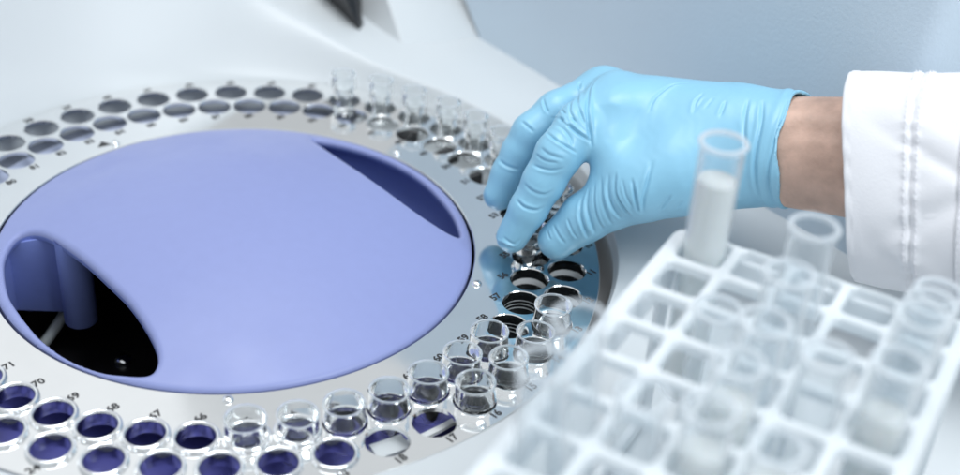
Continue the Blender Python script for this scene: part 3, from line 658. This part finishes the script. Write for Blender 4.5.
# glove folds: polylines lying on the hand, pressed in as creases with raised shoulders  #FOLDS
FOLDS = [
    ([(158.1,37.8,78.5),(155.2,30.7,77.7),(153.9,23.6,77.2),(153.3,11.8,75.1),(154.1,6.6,70.7),(155.5,3.7,65.0),(156.0,1.9,62.0)], 2, 1.1),
    ([(152.4,49.5,70.3),(151.1,45.5,68.6),(148.9,17.9,75.7),(150.7,8.8,73.2),(153.6,5.5,69.3)], 1.1, 0.9),
    ([(146.2,20.1,74.4),(145.7,11.8,73.4),(148.2,7.0,71.0)], 0.8, 0.8),
    ([(142.8,35.2,62.9),(143.4,12.3,72.0),(147.2,7.9,71.4),(149.1,6.3,70.4)], 1, 0.8),
    ([(139.8,32.5,58.4),(142.7,9.2,69.9),(146.5,5.4,68.8),(150.3,3.5,66.8),(155.2,3.2,63.7)], 1.4, 0.9),
    ([(140.3,8.4,67.7),(143.7,4.8,67.6),(146.7,1.8,65.3),(147.9,-0.5,62.7)], 0.8, 0.9),
    ([(135.8,8.2,64.1),(140.5,0.7,64.4),(145.0,-1.2,62.8),(150.0,-1.2,59.8)], 1.2, 0.9),
    ([(133.9,0.7,59.9),(138.1,-3.3,59.1),(144.5,-4.4,58.1)], 0.7, 0.9),
    ([(134.5,42.0,63.9),(136.0,36.6,62.1),(137.5,34.1,60.4)], 1.1, 0.9),
    ([(125.5,32.9,55.5),(128.4,29.9,54.7),(131.3,28.1,52.9)], 1, 0.9),
    ([(131.1,-0.4,52.0),(135.9,-4.4,52.4),(141.1,-5.5,52.7),(144.7,-5.2,54.1)], 0.8, 0.9),
    ([(128.1,-3.3,43.5),(132.4,-7.2,42.1),(137.7,-8.1,41.5),(140.9,-7.3,43.4)], 0.9, 0.9),
    ([(125.3,-4.7,36.1),(128.9,-8.2,34.7),(134.3,-9.1,33.9),(137.4,-8.1,34.8)], 0.8, 0.9),
    ([(131.8,1.6,56.4),(136.4,-3.6,56.0),(141.8,-5.1,56.3)], 0.6, 0.9),
    ([(118.1,-3.6,13.9),(121.7,-9.9,14.8),(126.2,-10.3,13.7)], 1, 0.8),
    ([(120.9,-8.7,18.5),(126.1,-10.5,16.2),(128.5,-10.1,18.8)], 0.8, 0.8),
    ([(116.4,29.1,36.5),(120.5,25.1,35.9),(126.2,23.9,35.1)], 0.7, 0.9),
    ([(148.2,-11.4,32.1),(150.3,-14.2,28.3),(153.4,-14.9,24.0)], 0.9, 0.8),
    ([(152.1,-11.5,36.9),(154.6,-15.0,31.8),(158.3,-15.5,27.4)], 0.6, 0.8),
    ([(142.4,-8.1,26.9),(144.8,-12.2,24.1),(148.3,-14.0,20.7)], 0.8, 0.8),
    ([(140.0,-8.2,23.6),(141.7,-11.9,21.0)], 0.6, 0.7),
    ([(153.7,-8.3,41.5),(153.5,-12.6,36.4),(155.8,-15.4,30.4),(158.1,-14.8,24.9)], 1, 0.9),
    ([(156.1,-7.2,46.2),(155.9,-12.2,40.1),(158.0,-15.2,34.3),(160.9,-15.2,28.0)], 1.1, 0.9),
    ([(158.4,-8.4,49.0),(159.0,-14.2,41.6),(161.3,-16.3,35.3),(164.1,-15.6,30.6)], 1.2, 0.9),
    ([(160.7,-8.9,52.6),(161.8,-14.5,45.9),(164.7,-17.3,38.7),(167.5,-16.9,34.2)], 1.2, 0.9),
    ([(163.6,-10.8,55.4),(164.3,-15.6,48.0),(167.4,-18.1,42.1),(170.8,-18.3,38.4)], 1.2, 0.9),
    ([(166.4,-12.7,57.2),(166.9,-17.1,50.4),(170.4,-19.6,45.2),(174.1,-20.1,41.0)], 1.2, 0.9),
    ([(169.3,-16.1,56.5),(171.0,-19.6,51.3),(174.5,-21.2,46.1)], 0.7, 0.8),
    ([(173.3,-17.7,57.8),(175.7,-21.5,50.0),(177.4,-21.5,44.0)], 1.1, 0.9),
    ([(181.0,-14.9,65.6),(179.5,-20.0,58.2),(178.6,-22.1,51.9),(179.0,-21.8,44.3)], 1.6, 1.1),
    ([(189.9,-22.9,54.4),(188.0,-22.8,50.2),(186.5,-22.0,46.0)], 0.9, 0.9),
    ([(195.6,-23.2,53.0),(193.1,-22.1,47.2)], 0.6, 0.9),
    ([(196.9,20.7,87.0),(190.6,21.5,85.6),(185.1,17.5,83.5),(181.4,13.2,80.7),(179.8,9.1,77.6)], 1.1, 1),
    ([(202.0,10.0,88.1),(198.7,5.9,85.4),(197.3,0.4,82.5)], 0.8, 1),
    ([(177.9,33.8,82.7),(184.4,34.7,82.9),(188.7,29.1,84.7)], 0.5, 1),
    ([(201.9,6.5,87.3),(198.0,1.3,83.4)], 0.5, 1),
    ([(205.8,5.0,88.3),(201.7,0.6,85.0)], 0.5, 1),
    ([(210.4,1.1,89.2),(207.8,-5.4,84.8)], 0.6, 1),
    ([(219.2,-1.3,91.8),(217.4,-9.1,87.5),(217.3,-15.6,81.2),(218.5,-20.2,75.1)], 1.3, 1),
    ([(224.7,-4.4,92.7),(223.5,-13.8,87.6),(222.0,-20.5,79.0),(222.6,-24.5,67.8),(226.1,-24.2,57.7)], 1.3, 1),
    ([(234.4,-6.1,95.8),(231.3,-16.0,90.9),(228.1,-23.4,81.9),(227.2,-27.0,72.5),(228.8,-26.7,63.9),(232.5,-24.2,54.8)], 1.6, 0.8)]
def vnormals(V, Q):
    n = np.cross(V[Q[:, 2]] - V[Q[:, 0]], V[Q[:, 3]] - V[Q[:, 1]]); N = np.zeros_like(V)
    for i in range(4):
        for k in range(3): N[:, k] += np.bincount(Q[:, i], n[:, k], len(V))
    return N / np.maximum(np.linalg.norm(N, axis=1), 1e-9)[:, None]
Nv = vnormals(V, Q)
if np.sum(V[Q].mean(1) * np.cross(V[Q[:, 2]] - V[Q[:, 0]], V[Q[:, 3]] - V[Q[:, 1]])) < 0: Nv = -Nv; Q = Q[:, ::-1]
disp = np.zeros(len(V))
for pts, dp, wd in FOLDS:
    dp *= random.uniform(0.6, 1.1); wd *= random.uniform(0.62, 0.85); side = random.choice((-1, 1))
    L = catmull(pts, 6, False); lo_, hi_ = L.min(0) - 6, L.max(0) + 6
    k = np.where(np.all((V > lo_) & (V < hi_), axis=1))[0]
    if not len(k): continue
    a = L[:-1]; ab = L[1:] - a; X = V[k][:, None, :] - a[None]; t = np.clip((X * ab).sum(2) / (ab * ab).sum(1), 0, 1)
    dd = np.linalg.norm(X - t[..., None] * ab, axis=2); j = dd.argmin(1); r = np.arange(len(k)); d = dd[r, j]; u = (j + t[r, j]) / len(ab)
    fade = np.clip(np.minimum(u, 1 - u) * 3.2 + 0.08, 0, 1) ** 0.8
    sd = ((X[r, j] * np.cross(ab[j], Nv[k])).sum(1) * side > 0)
    disp[k] += fade * dp * (-np.exp(-(d / wd) ** 2) + np.where(sd, 0.38, 0.10) * np.exp(-((d - 2.1 * wd) / (1.25 * wd)) ** 2))
V = V + Nv * disp[:, None]
V = V + Nv * (0.03 * np.sin(V[:, :1] * 0.9 + 1.7 * np.sin(V[:, 1:2] * 0.5)) * np.sin(V[:, 2:3] * 0.7 + 1.3 * np.sin(V[:, :1] * 0.35)))
obj('glove', (V - pin).tolist(), [tuple(q) for q in Q.tolist()], 'glove', person, smooth=179, ).location = (0, 0, 0)
# bare wrist between cuff and sleeve
V = []; F = []; n = 72; st = list(range(-16, 70, 2))
for i, t in enumerate(st):
    for k in range(n):
        w = 2 * PI * k / n; ru = 23.2 + 0.055 * (t + 16); rs = ru * 0.80
        bump_ = 0.9 * math.exp(-((w - 1.15) / 0.16) ** 2) + 0.8 * math.exp(-((w - 5.3) / 0.2) ** 2) - 0.5 * math.exp(-((w - 5.0) / 0.12) ** 2) + 0.35 * math.sin(3 * w + t * 0.09)
        q = J['W'] + AX * t + UPV * ((ru + bump_) * math.cos(w) - 0.6) + SDV * ((rs + bump_) * math.sin(w)); V.append(tuple(q - pin))
for i in range(len(st) - 1):
    for k in range(n): F.append((i * n + k, (i + 1) * n + k, (i + 1) * n + (k + 1) % n, i * n + (k + 1) % n))
F.append(tuple(range(n))); F.append(tuple((len(st) - 1) * n + k for k in range(n))[::-1])
obj('forearm', V, F, 'skin', person, smooth=60)
# coat sleeve
S0 = np.array([266.5, -26.2, 74.3]); S1 = np.array([359.0, -78.5, 95.0]); SX = (S1 - S0) / np.linalg.norm(S1 - S0)
SU = np.cross(SX, view); SU /= np.linalg.norm(SU); SU *= np.sign(SU[2]); SS = np.cross(SU, SX)
nu, nv = 180, 260; LEN = 118.0
def fold_(x, sharp): x = (x + PI) % (2 * PI) - PI; return math.exp(-(x / sharp) ** 2)
def sl_r(t, w):
    r = 42.0 + 0.05 * t
    c4 = abs(math.cos(w)) ** 4 + abs(math.sin(w)) ** 4
    r *= 1.0 + 0.075 * (1 - c4) * 2 - 0.045                    # boxier than round
    r += 0.9 * math.sin(2 * w + 0.6 + 0.012 * t) + 0.5 * math.sin(3 * w - 1.0 + 0.03 * t)
    late = min(1.0, max(0.0, (t - 6) / 30))                    # drape folds that start past the hem
    for w0, sl_, am, sh in ((4.3, 0.012, 1.6, 0.10), (4.9, -0.010, 1.2, 0.08), (5.6, 0.008, 1.8, 0.13), (3.7, -0.014, 1.4, 0.10), (0.25, 0.012, 1.3, 0.11), (2.4, 0.01, 1.5, 0.12)):
        r -= am * late * fold_(w - w0 - sl_ * (t - 30), sh); r += 0.6 * am * late * fold_(w - w0 - 0.22 - sl_ * (t - 30), sh * 1.3)
    pk = 0.6 + 0.4 * math.sin(w * 47 + 2.5 * math.sin(w * 11))
    r += 0.55 * math.exp(-((t - 24.6) / 1.1) ** 2) * pk + 0.55 * math.exp(-((t - 29.6) / 1.1) ** 2) * pk
    r -= 0.9 * math.exp(-((t - 27.1 - 0.25 * math.sin(23 * w)) / 0.55) ** 2)
    r += 0.28 * math.sin(w * 38 + 2 * math.sin(5 * w)) * math.exp(-((t - 27) / 5) ** 2)
    r -= 0.8 * math.exp(-((t - 46) / 0.5) ** 2)
    if t > 46: r += 0.9
    if t < 2: r += 0.25 * math.sin(w * 21 + 1.7 * math.sin(w * 4))
    r += 0.35 * math.sin(0.16 * t + 3 * w) * math.sin(1.3 * w + 0.05 * t)
    return r
def sl_p(t, w, dr=0.0):
    r = sl_r(max(t, 0), w) + dr
    return S0 + SX * (t - 3.0 - (5.5 * math.sin(w) + 8.0 * math.cos(w)) * max(0.0, 1 - t / 90) + 1.0 * math.sin(2 * w + 0.5)) + SU * (r * math.cos(w) * (1.02 if math.cos(w) > 0 else 1.09)) + SS * (r * 0.92 * math.sin(w))
rows = [(-0.0, -1.6), (-0.5, -1.1), (-0.7, -0.5), (-0.3, 0.0)] + [(LEN * (i / nu), 0.0) for i in range(1, nu + 1)]
inner_rows = [(70.0, -1.8), (25.0, -1.8), (6.0, -1.8)]
V = []; F = []; allr = inner_rows + rows
for t, dr in allr:
    for k in range(nv):
        w = 2 * PI * k / nv; V.append(tuple(sl_p(t, w, dr) - pin))
for i in range(len(allr) - 1):
    for k in range(nv): F.append((i * nv + k, (i + 1) * nv + k, (i + 1) * nv + (k + 1) % nv, i * nv + (k + 1) % nv))
sleeve = obj('sleeve', V, F, 'cloth', person, smooth=179)
# two lines of stitches beside the hem seam and one at the second seam
V = []; F = []
for t0 in (24.6, 29.6, 47.2):
    n = 118
    for k in range(n):
        w0, w1 = 2 * PI * (k + 0.14) / n, 2 * PI * (k + 0.80) / n
        p0, pm, p1 = (sl_p(t0 + random.uniform(-.12, .12), w, d) for w, d in ((w0, 0.02), ((w0 + w1) / 2, 0.30), (w1, 0.02)))
        v, f = tube([tuple(q - pin) for q in (p0, pm, p1)], [0.12, 0.26, 0.12], 5); s_ = len(V); V += v; F += [tuple(s_ + i for i in q) for q in f]
stitch = obj('stitching', V, F, 'thread', sleeve, smooth=60)
